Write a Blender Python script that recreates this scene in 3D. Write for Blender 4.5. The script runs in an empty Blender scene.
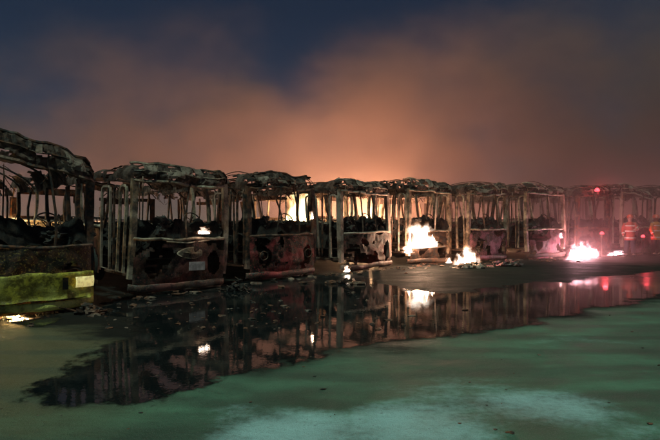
import bpy, bmesh, math, random
from mathutils import Vector, Matrix, noise
R = math.radians
sc = bpy.context.scene
col = sc.collection
CAMH, F, HY = 1.8, 513.0, 216.0

def gp(x, y):            # ground point seen at photo pixel (x, y)
    d = CAMH * F / (y - HY)
    return ((x - 330.0) / F * d, d)

def at(x, y, d):         # point at depth d
    return Vector(((x - 330.0) / F * d, d, CAMH - (y - HY) / F * d))

def nz(x, y=0.0, z=0.0):
    return noise.noise(Vector((x, y, z)))

# ------------------------------------------------------------------ materials
def newmat(name):
    m = bpy.data.materials.new(name)
    m.use_nodes = True
    nt = m.node_tree
    nt.nodes.clear()
    out = nt.nodes.new('ShaderNodeOutputMaterial')
    return m, nt, out

def N(nt, t, **kw):
    n = nt.nodes.new(t)
    for k, v in kw.items():
        if k in n.inputs.keys():
            n.inputs[k].default_value = v
        else:
            setattr(n, k, v)
    return n

def mapr(nt, src, a, b, c=0.0, d=1.0, smooth=True):
    n = nt.nodes.new('ShaderNodeMapRange')
    if smooth: n.interpolation_type = 'SMOOTHSTEP'
    n.inputs['From Min'].default_value = a; n.inputs['From Max'].default_value = b
    n.inputs['To Min'].default_value = c; n.inputs['To Max'].default_value = d
    nt.links.new(src, n.inputs['Value'])
    return n.outputs['Result']

def mixc(nt, fac, a, b, mode='MIX'):
    n = nt.nodes.new('ShaderNodeMix'); n.data_type = 'RGBA'; n.blend_type = mode
    for s, v in ((0, fac), (6, a), (7, b)):
        if isinstance(v, bpy.types.NodeSocket): nt.links.new(v, n.inputs[s])
        elif s == 0: n.inputs[0].default_value = v
        else: n.inputs[s].default_value = (*v, 1)
    return n.outputs[2]

def math_(nt, op, a, b=None, c=None):
    n = nt.nodes.new('ShaderNodeMath'); n.operation = op
    for i, v in enumerate((a, b, c)):
        if v is None: continue
        if isinstance(v, bpy.types.NodeSocket): nt.links.new(v, n.inputs[i])
        else: n.inputs[i].default_value = v
    return n.outputs[0]

def noise_(nt, vec, scale, detail=4, rough=.6):
    n = N(nt, 'ShaderNodeTexNoise'); n.inputs['Scale'].default_value = scale
    n.inputs['Detail'].default_value = detail; n.inputs['Roughness'].default_value = rough
    nt.links.new(vec, n.inputs['Vector'])
    return n.outputs['Fac']

def burnt(name, soot=(.012, .010, .010), rust=(.10, .045, .025), ash=(.26, .22, .19), paint=None,
          pfrac=.5, ashfrac=.42, rough=.72, metal=.25, zfade=None):
    """burnt sheet metal: soot, rust and pale ash, with what is left of the paint in patches"""
    m, nt, out = newmat(name)
    b = N(nt, 'ShaderNodeBsdfPrincipled')
    tc = N(nt, 'ShaderNodeTexCoord').outputs['Object']
    n1 = noise_(nt, tc, 2.1, 6); n2 = noise_(nt, tc, 7.0, 6, .7); n3 = noise_(nt, tc, 26.0, 4, .7)
    c = mixc(nt, mapr(nt, n2, .42, .62), soot, rust)
    c = mixc(nt, mapr(nt, n1, 1 - ashfrac - .06, 1 - ashfrac + .16), c, ash)
    if paint:
        pm = mapr(nt, n1, pfrac - .1, pfrac + .04)
        pm = math_(nt, 'MULTIPLY', pm, mapr(nt, n3, .36, .46))
        c = mixc(nt, pm, paint, c) if False else mixc(nt, math_(nt, 'SUBTRACT', 1.0, pm), c, paint)
    c = mixc(nt, mapr(nt, n3, .5, .75, 0, .65), c, soot)
    nt.links.new(c, b.inputs['Base Color'])
    b.inputs['Metallic'].default_value = metal
    nt.links.new(mapr(nt, n2, .3, .7, rough - .2, rough + .15), b.inputs['Roughness'])
    bp = N(nt, 'ShaderNodeBump'); bp.inputs['Strength'].default_value = .7; bp.inputs['Distance'].default_value = .02
    nt.links.new(math_(nt, 'ADD', n3, n2), bp.inputs['Height'])
    nt.links.new(bp.outputs[0], b.inputs['Normal'])
    nt.links.new(b.outputs[0], out.inputs['Surface'])
    return m

M = {}
M['soot'] = burnt('sooty_steel', ashfrac=.3)
M['roof'] = burnt('buckled_roof_metal', soot=(.025, .016, .014), rust=(.12, .055, .035), ash=(.28, .19, .155), ashfrac=.5)
M['rust'] = burnt('scorched_steel', rust=(.17, .06, .028), ash=(.26, .17, .13), ashfrac=.45)
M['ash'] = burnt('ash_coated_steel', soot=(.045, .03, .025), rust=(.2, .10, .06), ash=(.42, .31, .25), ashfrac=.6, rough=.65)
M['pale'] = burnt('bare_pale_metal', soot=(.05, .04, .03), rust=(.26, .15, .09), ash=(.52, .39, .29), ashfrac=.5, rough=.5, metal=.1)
M['debris'] = burnt('charred_debris', soot=(.008, .007, .007), rust=(.05, .03, .022), ash=(.2, .17, .15), ashfrac=.3, metal=0, rough=.85)
M['rubber'] = burnt('burnt_rubber', soot=(.01, .01, .01), rust=(.03, .025, .02), ash=(.12, .1, .09), ashfrac=.3, metal=0, rough=.9)
M['yellow'] = burnt('scorched_yellow_paint', soot=(.02, .018, .012), paint=(.26, .20, .05), pfrac=.42, ashfrac=.3, metal=0, rough=.5)
M['yellow_clean'] = burnt('yellow_green_paint', soot=(.22, .17, .03), rust=(.68, .58, .07), ash=(.85, .78, .2), ashfrac=.52, metal=0, rough=.42)
M['red'] = burnt('scorched_red_paint', paint=(.44, .06, .06), pfrac=.48, ashfrac=.35, metal=.05, rough=.5)
M['darkred'] = burnt('sooty_red_paint', paint=(.20, .06, .05), pfrac=.47, ashfrac=.4, metal=.05, rough=.55)
M['mauve'] = burnt('scorched_wine_paint', paint=(.30, .10, .14), pfrac=.5, ashfrac=.4, metal=.05, rough=.55)

def plain(name, c, rough=.5, metal=0, emit=None, es=0, var=.25, scale=12):
    m, nt, out = newmat(name)
    b = N(nt, 'ShaderNodeBsdfPrincipled')
    tc = N(nt, 'ShaderNodeTexCoord').outputs['Object']
    n1 = noise_(nt, tc, scale, 4)
    cc = mixc(nt, mapr(nt, n1, .35, .65), tuple(v * (1 - var) for v in c), tuple(min(1, v * (1 + var * .5)) for v in c))
    nt.links.new(cc, b.inputs['Base Color'])
    b.inputs['Roughness'].default_value = rough; b.inputs['Metallic'].default_value = metal
    if emit:
        b.inputs['Emission Color'].default_value = (*emit, 1); b.inputs['Emission Strength'].default_value = es
    nt.links.new(b.outputs[0], out.inputs['Surface'])
    return m
M['lens'] = plain('lit_lamp_lens', (.8, .78, .5), .25, emit=(1, .82, .35), es=.35, var=.5)
M['plate'] = plain('scorched_plate', (.5, .38, .38), .5, var=.4, scale=6)
M['skin'] = plain('skin', (.45, .26, .19), .6)
M['coat_red'] = plain('red_turnout_cloth', (.42, .07, .05), .8)
M['coat_orange'] = plain('orange_turnout_cloth', (.50, .16, .035), .8)
M['trouser'] = plain('dark_turnout_cloth', (.03, .03, .04), .85)
M['stripe'] = plain('reflective_tape', (.6, .52, .48), .4)
M['helmet'] = plain('helmet_shell', (.6, .1, .06), .35)
M['boot'] = plain('rubber_boot', (.015, .015, .015), .5)
M['beacon_red'] = plain('lit_red_lens', (.6, .02, .03), .3, emit=(1, .06, .08), es=4)
M['hair'] = plain('dark_hair', (.02, .015, .01), .7)

def ground_mat():
    m, nt, out = newmat('muddy_tarmac')
    b = N(nt, 'ShaderNodeBsdfPrincipled')
    tc = N(nt, 'ShaderNodeTexCoord').outputs['Object']
    mp = N(nt, 'ShaderNodeMapping'); mp.inputs['Scale'].default_value = (.55, 1.0, 1)
    nt.links.new(tc, mp.inputs['Vector'])
    shn = N(nt, 'ShaderNodeAttribute', attribute_name='wet_sheen').outputs['Fac']
    olv = N(nt, 'ShaderNodeAttribute', attribute_name='fire_glow').outputs['Fac']
    n0 = noise_(nt, mp.outputs[0], .45, 5); n1 = noise_(nt, mp.outputs[0], 1.7, 8, .65)
    n2 = noise_(nt, tc, 14, 5, .7); n3 = noise_(nt, tc, 90, 3, .6)
    c = mixc(nt, mapr(nt, n1, .3, .7), (.036, .082, .05), (.10, .215, .135))  # green cast of the lamplight painted into the ground colour
    c = mixc(nt, mapr(nt, n0, .38, .62, 0, .7), c, (.045, .06, .042))
    c = mixc(nt, math_(nt, 'MULTIPLY', olv, .85), c, (.125, .085, .035))  # brown fire glow at the left, painted into the ground colour
    wv = N(nt, 'ShaderNodeTexWave'); wv.wave_type = 'BANDS'; wv.bands_direction = 'Y'; wv.inputs['Scale'].default_value = .35
    wv.inputs['Distortion'].default_value = 6; wv.inputs['Detail'].default_value = 4; wv.inputs['Detail Scale'].default_value = .8
    nt.links.new(tc, wv.inputs['Vector'])
    c = mixc(nt, mapr(nt, wv.outputs['Fac'], .6, .95, 0, .45), c, (.035, .05, .036))
    # pale sheen of light on the wet ground, painted into its colour
    s = math_(nt, 'ADD', shn, math_(nt, 'MULTIPLY', math_(nt, 'SUBTRACT', n1, .5), 1.5))
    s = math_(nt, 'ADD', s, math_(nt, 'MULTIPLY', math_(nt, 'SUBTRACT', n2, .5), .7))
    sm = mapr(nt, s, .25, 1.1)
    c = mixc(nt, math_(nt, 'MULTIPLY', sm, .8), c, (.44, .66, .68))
    c = mixc(nt, mapr(nt, n2, .56, .72, 0, .55), c, (.03, .029, .026))
    c = mixc(nt, mapr(nt, n3, .55, .7, 0, .7), c, (.2, .22, .2))
    n4 = noise_(nt, tc, 240, 2, .6)
    c = mixc(nt, mapr(nt, n4, .5, .7, 0, .6), c, (.03, .035, .03))
    wt = N(nt, 'ShaderNodeAttribute', attribute_name='wet').outputs['Fac']
    wm = mapr(nt, math_(nt, 'ADD', wt, math_(nt, 'MULTIPLY', math_(nt, 'SUBTRACT', n1, .5), 1.2)), .2, .8)
    c = mixc(nt, math_(nt, 'MULTIPLY', wm, .93), c, (.014, .012, .013))
    nt.links.new(c, b.inputs['Base Color'])
    w = mapr(nt, n1, .35, .62)
    ro = math_(nt, 'SUBTRACT', math_(nt, 'MULTIPLY_ADD', w, .25, .58), math_(nt, 'MULTIPLY', wm, math_(nt, 'MULTIPLY_ADD', n2, .35, -.12)))
    nt.links.new(ro, b.inputs['Roughness']); nt.links.new(math_(nt, 'MULTIPLY_ADD', wm, -.335, .35), b.inputs['Specular IOR Level'])
    bp = N(nt, 'ShaderNodeBump'); bp.inputs['Strength'].default_value = .9; bp.inputs['Distance'].default_value = .06
    h = math_(nt, 'ADD', math_(nt, 'MULTIPLY', n1, 1.4), math_(nt, 'MULTIPLY', n2, .5))
    h = math_(nt, 'ADD', h, math_(nt, 'MULTIPLY', n3, .22))
    nt.links.new(h, bp.inputs['Height']); nt.links.new(bp.outputs[0], b.inputs['Normal'])
    nt.links.new(b.outputs[0], out.inputs['Surface'])
    return m

def water_mat():
    m, nt, out = newmat('standing_fire_water')
    b = N(nt, 'ShaderNodeBsdfPrincipled')
    tc = N(nt, 'ShaderNodeTexCoord').outputs['Object']
    n1 = noise_(nt, tc, .9, 5); n2 = noise_(nt, tc, 9, 3)
    c = mixc(nt, mapr(nt, n1, .45, .7), (.006, .008, .009), (.022, .022, .02))
    # scum and floating ash flecks
    n3 = noise_(nt, tc, 34, 3, .7)
    c = mixc(nt, mapr(nt, n3, .68, .74, 0, .6), c, (.2, .2, .18))
    nt.links.new(c, b.inputs['Base Color'])
    sy = N(nt, 'ShaderNodeSeparateXYZ'); nt.links.new(tc, sy.inputs[0])
    far_ = mapr(nt, sy.outputs[1], 11.5, 16.0, 0, .28)
    nt.links.new(math_(nt, 'ADD', mapr(nt, n1, .42, .75, .012, .08), far_), b.inputs['Roughness'])
    b.inputs['IOR'].default_value = 1.62
    bp = N(nt, 'ShaderNodeBump'); bp.inputs['Strength'].default_value = .07; bp.inputs['Distance'].default_value = .01
    nt.links.new(n2, bp.inputs['Height']); nt.links.new(bp.outputs[0], b.inputs['Normal'])
    # the water thins out over the ground at its shore
    sh = N(nt, 'ShaderNodeAttribute', attribute_name='shore').outputs['Fac']
    e1 = noise_(nt, tc, 3.2, 7, .7)
    sh = math_(nt, 'ADD', sh, math_(nt, 'MULTIPLY', math_(nt, 'SUBTRACT', e1, .5), .9))
    al = mapr(nt, sh, -.04, .16)
    tr = N(nt, 'ShaderNodeBsdfTransparent'); mx = N(nt, 'ShaderNodeMixShader')
    nt.links.new(al, mx.inputs[0]); nt.links.new(tr.outputs[0], mx.inputs[1]); nt.links.new(b.outputs[0], mx.inputs[2])
    nt.links.new(mx.outputs[0], out.inputs['Surface'])
    return m
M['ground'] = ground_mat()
M['water'] = water_mat()

# ------------------------------------------------------------------ object helpers
def tag(o, label=None, cat=None, group=None, kind=None):
    if label: o['label'] = label
    if cat: o['category'] = cat
    if group: o['group'] = group
    if kind: o['kind'] = kind
    return o

def empty(name, loc=(0, 0, 0), rz=0):
    o = bpy.data.objects.new(name, None); col.objects.link(o)
    o.location = loc; o.rotation_euler = (0, 0, rz); o.empty_display_size = .3
    return o

class MB:
    def __init__(s): s.bm = bmesh.new()
    def box(s, c, size, rot=None):
        g = bmesh.ops.create_cube(s.bm, size=1.0)
        mt = Matrix.Translation(c) @ (rot.to_4x4() if rot else Matrix.Identity(4)) @ Matrix.Diagonal((*size, 1))
        bmesh.ops.transform(s.bm, matrix=mt, verts=g['verts']); return s
    def tube(s, pts, r, n=6, sq=None, cyclic=False):
        """tube through pts; r a number or list; sq=(a,b) squashes the section"""
        pts = [Vector(p) for p in pts]; k = len(pts); rings = []
        for i, p in enumerate(pts):
            if cyclic: t = pts[(i + 1) % k] - pts[i - 1]
            else: t = pts[min(i + 1, k - 1)] - pts[max(i - 1, 0)]
            t.normalize()
            ref = Vector((0, 1, 0)) if abs(t.y) < .8 else Vector((0, 0, 1))
            a = t.cross(ref).normalized(); b = t.cross(a).normalized()
            rr = r[i] if isinstance(r, (list, tuple)) else r
            ring = []
            for j in range(n):
                an = 2 * math.pi * (j + .5) / n
                ca, sb = math.cos(an), math.sin(an)
                if sq: ca *= sq[0]; sb *= sq[1]
                ring.append(s.bm.verts.new(p + a * ca * rr + b * sb * rr))
            rings.append(ring)
        rng = range(k if cyclic else k - 1)
        for i in rng:
            A, B = rings[i], rings[(i + 1) % k]
            for j in range(n):
                s.bm.faces.new((A[j], A[(j + 1) % n], B[(j + 1) % n], B[j]))
        if not cyclic:
            s.bm.faces.new(rings[0][::-1]); s.bm.faces.new(rings[-1])
        return s
    def sheet(s, f, nu, nv, th=.012, hole=None):
        grid = [[s.bm.verts.new(f(i / nu, j / nv)) for j in range(nv + 1)] for i in range(nu + 1)]
        fs = []
        for i in range(nu):
            for j in range(nv):
                if hole and hole((i + .5) / nu, (j + .5) / nv): continue
                fs.append(s.bm.faces.new((grid[i][j], grid[i + 1][j], grid[i + 1][j + 1], grid[i][j + 1])))
        loose = [v for row in grid for v in row if not v.link_faces]
        for v in loose: s.bm.verts.remove(v)
        if fs and th: bmesh.ops.solidify(s.bm, geom=fs, thickness=th)
        return s
    def lump(s, c, size, seed, sub=3, amp=.35, fr=2.2):
        g = bmesh.ops.create_icosphere(s.bm, subdivisions=sub, radius=1.0)
        for v in g['verts']:
            d = v.co.normalized()
            q = d * fr + Vector((seed * 3.1, seed * 1.7, 0))
            k = 1 + amp * noise.noise(q) * 1.6 + amp * .7 * noise.noise(q * 2.7)
            v.co = Vector((d.x * size[0] * k, d.y * size[1] * k, d.z * size[2] * k)) + Vector(c)
        return s
    def build(s, name, mat, parent=None, smooth=False):
        bmesh.ops.recalc_face_normals(s.bm, faces=s.bm.faces)
        me = bpy.data.meshes.new(name); s.bm.to_mesh(me); s.bm.free()
        me.materials.append(mat)
        if smooth:
            for p in me.polygons: p.use_smooth = True
        o = bpy.data.objects.new(name, me); col.objects.link(o)
        if parent: o.parent = parent
        return o

def bent(a, b, rnd, amp=.03, n=5):
    a, b = Vector(a), Vector(b); off = Vector((rnd.uniform(-amp, amp), rnd.uniform(-amp, amp), 0))
    out = []
    for i in range(n + 1):
        t = i / n
        out.append(a.lerp(b, t) + off * math.sin(math.pi * t) + Vector((nz(t * 5, off.x * 90) * amp * .3, nz(t * 5, 7, off.y * 90) * amp * .3, 0)))
    return out

# ------------------------------------------------------------------ the burnt buses
def make_bus(name, X, Y, deg, H, seed, label, lower, post, roofm, W=2.5, L=10.5, paintside=None,
             sagr=0.0, far=False, lamp_lit=False, grille=False, plate=False, holes=.62, hdr=.42, rise=0.0, seats=True):
    """X, Y: the near corner of the front (left as seen from the street); deg: how the front runs"""
    rnd = random.Random(seed)
    th = R(deg)
    cx, cy = X + math.cos(th) * W / 2, Y + math.sin(th) * W / 2
    root = empty(name, (cx, cy, 0), th)
    tag(root, label, 'bus', 'burnt out buses parked side by side in a row')
    h = W / 2; S = seed * 5.37
    root.rotation_euler = (R(rnd.uniform(-1.2, 1.2)), R(rnd.uniform(-1.6, 1.6)), th)
    zt = H - hdr                                # underside of the roof edge
    def sag(x, y, z):                           # buckling of everything above the sills
        k = max(0, (z - 1.2) / (H - 1.2))
        u = (x + h) / W
        return Vector((x + k * .07 * nz(y * .6, S, z), y + k * .05 * nz(x * .8, S + 9),
                       z + k * (.13 * nz(x * .9, y * .45, S) - sagr * u + rise * (1 - u)) + k * .05 * nz(x * 3, y * 2, S + 4)))
    def front_y(x):                             # bowed front
        t = abs(x / h); return -.16 * (1 - t ** 2) + .16 * (max(0, t - .84) / .16) ** 2
    # front panel with melted holes
    ztop = 1.22
    def fp(u, v):
        x = -h + .06 + u * (W - .12); z = .05 + v * (ztop - .05 + .10 * nz(x * 2.5, S))
        return Vector((x, front_y(x) + .045 * nz(x * 2.2, z * 3, S) + .02 * nz(x * 7, z * 7, S) - .05 * math.sin(v * 2.6), z))
    def fh(u, v):
        for c in ((.17, .52), (.83, .52)):
            if ((u - c[0]) / .085) ** 2 + ((v - c[1]) / .24) ** 2 < 1: return True
        if lamp_lit: return False
        return nz(u * 4.1 + S, v * 2.6, S) + .45 * nz(u * 11, v * 7, S) > (holes - .40)
    MB().sheet(fp, 64, 26, .014, fh).build('front_panel', lower, root)
    # bumper
    def bp(u, v):
        x = -h - .01 + u * (W + .02); a = v * 2 * math.pi
        return Vector((x, front_y(x) - .05 + .03 * math.cos(a) + .03 * nz(x * 3, S), .17 + .08 * math.sin(a) + .05 * nz(x * 1.7, S + 3) + .02 * nz(x * 6, S)))
    bumper = MB().sheet(bp, 24, 8, 0).build('bumper', M['yellow_clean'] if lamp_lit else (lower if rnd.random() < .5 else M['soot']), root, True)
    if lamp_lit: bumper.scale = (1, 1, 1)
    # headlight sockets
    for sx in ((-1, 1) if seed in (1, 3, 6) else ()):
        x = sx * h * .66
        m = MB()
        ring = [(x + (.14 + .03 * nz(a, S)) * math.cos(a), front_y(x) - .03, .70 + (.12 + .04 * nz(a, S + 5)) * math.sin(a)) for a in [k * math.pi / 8 for k in range(16)]]
        m.tube(ring, .015, 5, cyclic=True)
        m.lump((x, front_y(x) + .12, .70), (.13, .06, .11), S + sx, 2, .3)
        hl = m.build('headlight', M['rust'] if not (lamp_lit and sx > 0) else M['soot'], root, True)
    if lamp_lit:
        x = h * .80
        mm = MB()
        mm.sheet(lambda u, v: Vector((x - .19 + .38 * u, front_y(x - .19 + .38 * u) - .155 - .03 * math.sin(v * 3.14), .47 + .20 * v)), 8, 5, .02)
        mm.build('lamp_lens', M['lens'], root, True)
        mm = MB(); mm.sheet(lambda u, v: Vector((x - .42 + .10 * u, front_y(x - .4) - .145, .45 + .22 * v)), 2, 3, .02)
        mm.build('lamp_socket', M['soot'], root)
        # the smooth yellow apron above the bumper
        def ap(u, v):
            x = -h + u * W
            return Vector((x, front_y(x) - .10 + .02 * nz(x * 2, v), .27 + .49 * v + .03 * nz(x * 3, S) + .03 * nz(x * 9, S) * v))
        MB().sheet(ap, 24, 6, .02).build('apron', M['yellow_clean'], root, True)
    if grille:
        mm = MB()
        def oval(u, v):
            a_, q = u * 2 * math.pi, .05 + .95 * v; x = .08 + .34 * q * math.cos(a_)
            return Vector((x, front_y(x) - .07 - .03 * (1 - q) + .03 * nz(x * 6, a_, S), .93 + .14 * q * math.sin(a_) * (1 + .25 * math.cos(a_))))
        mm.sheet(oval, 28, 5, .01)
        mm.tube([(-.5, front_y(.5) - .03, 1.2), (0, front_y(0) - .05, 1.16), (.6, front_y(.6) - .03, 1.22), (1.05, 0.02, 1.30)], .02, 5)
        mm.build('grille', M['pale'], root, True)
    if plate:
        MB().box((.22, front_y(.2) - .16, .62), (.42, .015, .2)).build('number_plate', M['plate'], root)
    # windscreen sill and dashboard wreck
    m = MB()
    m.tube([(x, front_y(x) + .0, 1.25 + .05 * nz(x * 2, S + 1)) for x in [-h + .05 + k * (W - .1) / 12 for k in range(13)]], .04, 6)
    m.build('windscreen_sill', post, root, True)
    def dash(u, v):
        x = -h + .12 + u * (W - .24); y = .05 + .95 * v
        z = 1.22 + .34 * math.sin(v * math.pi) + .34 * nz(x * 2.2, y * 2.5, S) + .12 * nz(x * 7, y * 7, S)
        return Vector((x, y, z + .1 * v))
    m = MB().sheet(dash, 36, 16, .02)
    for k in range(7):
        m.lump((rnd.uniform(-h * .8, h * .8), rnd.uniform(.15, .8), rnd.uniform(1.3, 1.62)), (rnd.uniform(.1, .22), .14, rnd.uniform(.08, .18)), S + k, 3, .5)
    for k in range(9):
        x, y = rnd.uniform(-h * .85, h * .85), rnd.uniform(.1, .7)
        m.tube(bent((x, y, 1.25), (x + rnd.uniform(-.35, .35), y + rnd.uniform(-.1, .3), rnd.uniform(1.45, 1.85)), rnd, .12), .010, 4)
    m.build('dashboard', M['debris'], root)
    # steering wheel on its column
    sx = h * .42; m = MB(); tilt = Matrix.Rotation(R(62), 3, 'X')
    c0 = Vector((sx, .50, 1.68))
    m.tube([c0 + tilt @ Vector((.23 * math.cos(a), .23 * math.sin(a), 0)) for a in [k * math.pi / 12 for k in range(24)]], .016, 6, cyclic=True)
    for a in (0.4, 2.5, 4.4): m.tube([c0, c0 + tilt @ Vector((.23 * math.cos(a), .23 * math.sin(a), 0))], .012, 5)
    m.tube([c0, (sx, .35, 1.1)], .03, 6)
    m.build('steering_wheel', M['rust'], root, True)
    # floor
    MB().sheet(lambda u, v: Vector((-h + .05 + u * (W - .1), .1 + v * (L - .2), .78 + .03 * nz(u * 5, v * 9, S))), 8, 20, .10).build('floor', M['soot'], root)
    m = MB()
    for xx in (-.5, .5): m.box((xx, L / 2, .55), (.12, L - .5, .2))
    for k in range(6): m.box((0, 1 + k * (L - 2) / 5, .5), (W - .5, .12, .12))
    m.build('chassis', M['soot'], root)
    # side panels: sheets under the sills, arches for the wheels; the kerb side is open at the door
    side_m = paintside or lower
    wy = (2.55, L - 2.9)
    for sx in (-1, 1):
        y0 = 1.75 if sx < 0 else .12
        def sp(u, v, sx=sx, y0=y0):
            y = y0 + u * (L - y0); z = .05 + v * (1.41 + .08 * nz(y * 1.3, S + sx))
            return Vector((sx * (h - .01) + .04 * nz(y * 1.2, z * 2, S + sx * 3) + .015 * nz(y * 5, z * 5, S), y, z))
        def sh(u, v, sx=sx, y0=y0):
            y = y0 + u * (L - y0); z = .05 + v * 1.41
            for w in wy:
                if (y - w) ** 2 + (z - .48) ** 2 < .33: return True
            return nz(y * .9 + S, z * 1.6, S + sx * 7) > .33
        MB().sheet(sp, 70, 16, .012, sh).build('side_panel', side_m, root)
    # sills and roof edge rails
    for sx in (-1, 1):
        MB().tube([(sx * h + .02 * nz(y, S), y, 1.48 + .04 * nz(y * 1.2, S + sx)) for y in [(1.7 if sx < 0 else .1) + k * (L - 1.8) / 14 for k in range(15)]], .045, 6).build('window_sill', post, root, True)
    # window posts, each leaning its own way
    ys = [1.62] + [1.62 + (k + 1) * (L - 1.7) / 6 + rnd.uniform(-.25, .2) for k in range(6)]
    for sx in (-1, 1):
        for y in (ys if sx < 0 else [.85] + ys):
            if rnd.random() < .14: continue
            a = Vector((sx * h, y + rnd.uniform(-.04, .04), 1.45)); b = sag(sx * (h - .04), y + rnd.uniform(-.3, .3), zt + .02)
            MB().tube(bent(a, b, rnd, .05), rnd.uniform(.03, .06), 4, sq=(1, 1.35)).build('window_post', post if rnd.random() < .6 else roofm, root)
    # corner pillars
    for sx in (-1, 1):
        a = Vector((sx * (h - .03), .12, .35)); b = sag(sx * (h - .07), .12, zt + .05)
        MB().tube(bent(a, b, rnd, .05, 8), .088, 4, sq=(1, 1.1)).build('corner_pillar', post, root)
    # windscreen mullions
    for x in ((.0,) if rnd.random() < .4 else (-.42 + rnd.uniform(-.1, .1), .40 + rnd.uniform(-.1, .1))):
        a = Vector((x, front_y(x) + .02, 1.25)); b = sag(x + rnd.uniform(-.22, .22), front_y(x) * .6, zt + .04)
        MB().tube(bent(a, b, rnd, .06, 7), .024, 5).build('windscreen_post', roofm, root)
    # door leaves: rounded frames in the open front door
    for k, (ya, yb) in enumerate(((.16, .50), (.55, .90), (1.0, 1.5))):
        xo = -h - .02 - rnd.uniform(0, .10); zb, zc = .50, zt - .12
        ln = rnd.uniform(-.28, .22)
        pts = [(xo, ya, zb), (xo, ya, (zb + zc) / 2), (xo, ya, zc - .12), (xo, ya + .04, zc - .03), (xo, ya + .12, zc), (xo, yb - .12, zc + .01), (xo, yb - .03, zc - .03), (xo, yb, zc - .12), (xo, yb, (zb + zc) / 2), (xo, yb, zb)]
        pts = [(p[0] + .03 * nz(p[2] * 2, S + k) + ln * (p[2] - zb) / 3, p[1] + .03 * nz(p[2] * 2, S + k + 8), p[2]) for p in pts]
        MB().tube(pts, (.036, .03, .034)[k], 4, cyclic=True).build('door_frame', post if k == 0 else (M['ash'] if k == 2 else M['rust']), root)
    MB().box((-h + .35, .85, .42), (.66, 1.4, .05)).box((-h + .55, .85, .62), (.3, 1.4, .05)).build('door_step', M['rust'], root)
    # roof: front header, buckled side coves, torn skin, ribs
    def hd(u, v):
        x = -h + .02 + u * (W - .04); a = v
        z = zt + a * hdr; y = front_y(x) * .7 + .02 + (.22 * a ** 2.2) - .06 * math.sin(a * 3.1)
        p = sag(x, y, z)
        p.y += .07 * nz(x * 2.1, z * 3.1, S) + .06 * abs(nz(x * 5, z * 6, S + 2)) + .03 * nz(x * 14, z * 14, S)
        p.z += (.05 * nz(x * 3.3, S + 5) + .05 * abs(nz(x * 9, S + 6))) * (a + .2)
        # rounded shoulders
        e = max(0, abs(x) / h - .82) / .18
        p.z -= .07 * e * e * a
        return p
    MB().sheet(hd, 80, 18, .014, lambda u, v: nz(u * 5 + S, v * 2.0, S + 11) + .4 * nz(u * 17, v * 6, S) > .17).build('roof_header', M['roof'] if not far else roofm, root)
    m = MB()
    for vv, rr in ((0.0, .038), (.52, .016), (.97, .030)):
        m.tube([hd(k / 20, vv) + Vector((0, -.012, 0)) for k in range(21)], rr, 5)
    for k in range(7):
        u = .06 + k * .147 + rnd.uniform(-.03, .03)
        m.tube([hd(u, 0), hd(u + rnd.uniform(-.03, .03), .5), hd(u + rnd.uniform(-.05, .05), 1)], .016, 4)
    m.build('header_frame', post, root)
    for k in range(5 if not far else 3):
        u0, v0, du, dv = rnd.uniform(.05, .85), rnd.uniform(0, .5), rnd.uniform(.05, .14), rnd.uniform(.3, .6)
        sk = rnd.uniform(-.3, .3)
        MB().sheet(lambda u, v: hd(min(1, u0 + du * (u + sk * v)), min(1, v0 + dv * v)) + Vector((0, -.04 - .05 * nz(u * 2, v * 2, S + k), .02)), 5, 5, .012).build('torn_panel', M['ash'], root)
    for sx in (-1, 1):
        def cv(u, v, sx=sx):
            y = .05 + u * (L - .1); x = sx * (h - .02 - .24 * v ** 2); z = zt + (hdr - .05) * math.sin(v * math.pi / 2)
            p = sag(x, y, z); p.x += .05 * nz(y * 1.7, v * 2, S + sx) + .04 * abs(nz(y * 6, v * 4, S)); p.z += .05 * nz(y * 1.5, v, S + sx * 2) + .05 * abs(nz(y * 7, v, S + 3)) * v
            return p
        MB().sheet(cv, 110, 8, .014, lambda u, v, sx=sx: nz(u * 13, v * 1.5, S + sx * 4) + .4 * nz(u * 50, v * 5, S) > .15).build('roof_edge', M['roof'], root)
    def rf(u, v):
        x = -h + .22 + u * (W - .44); y = .25 + v * (L - .35)
        p = sag(x, y, H - .05 + .06 * math.cos((u - .5) * 3)); p.z += .09 * nz(x * 1.6, y * 1.1, S + 6) - .10 * max(0, nz(x * .8, y * .5, S + 2))
        return p
    MB().sheet(rf, 22, 60, .012, lambda u, v: nz(u * 3.0, v * 9, S + 21) > -.06).build('roof_skin', M['rust'], root)
    for k in range(9):
        y = .3 + k * (L - .5) / 8
        pts = []
        for j in range(13):
            u = j / 12; x = -h + .05 + u * (W - .1)
            z = zt + .05 + (hdr - .10) * math.sin(math.pi * min(1, max(0, u))) ** .35
            p = sag(x, y, z); p.z -= .10 * max(0, nz(k * 3.3, S)) * math.sin(u * math.pi)
            pts.append(p)
        MB().tube(pts, .024, 5).build('roof_rib', M['soot'], root)
    # torn strips and wiring hanging from the roof, bent tubes on top
    m = MB()
    for k in range(10):
        x, y = rnd.uniform(-h * .9, h * .9), rnd.choice((rnd.uniform(-.05, .4), rnd.uniform(.5, L * .8)))
        a = sag(x, y, zt + .08); ln = rnd.uniform(.12, .55)
        m.tube(bent(a, a + Vector((rnd.uniform(-.2, .2), rnd.uniform(-.1, .1), -ln)), rnd, .12), .008, 4)
    for k in range(5):
        a = sag(rnd.uniform(-h * .8, 0), rnd.uniform(.1, 2.5), H - .02); b = sag(rnd.uniform(0, h * .9), rnd.uniform(.1, 3.0), H - .02)
        mid = a.lerp(b, .5) + Vector((0, 0, rnd.uniform(.04, .16)))
        m.tube([a, a.lerp(mid, .6) + Vector((0, 0, .03)), mid, mid.lerp(b, .5) + Vector((0, 0, .03)), b], .014, 5)
    m.build('torn_wiring', M['rust'], root)['kind'] = 'stuff'
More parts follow.
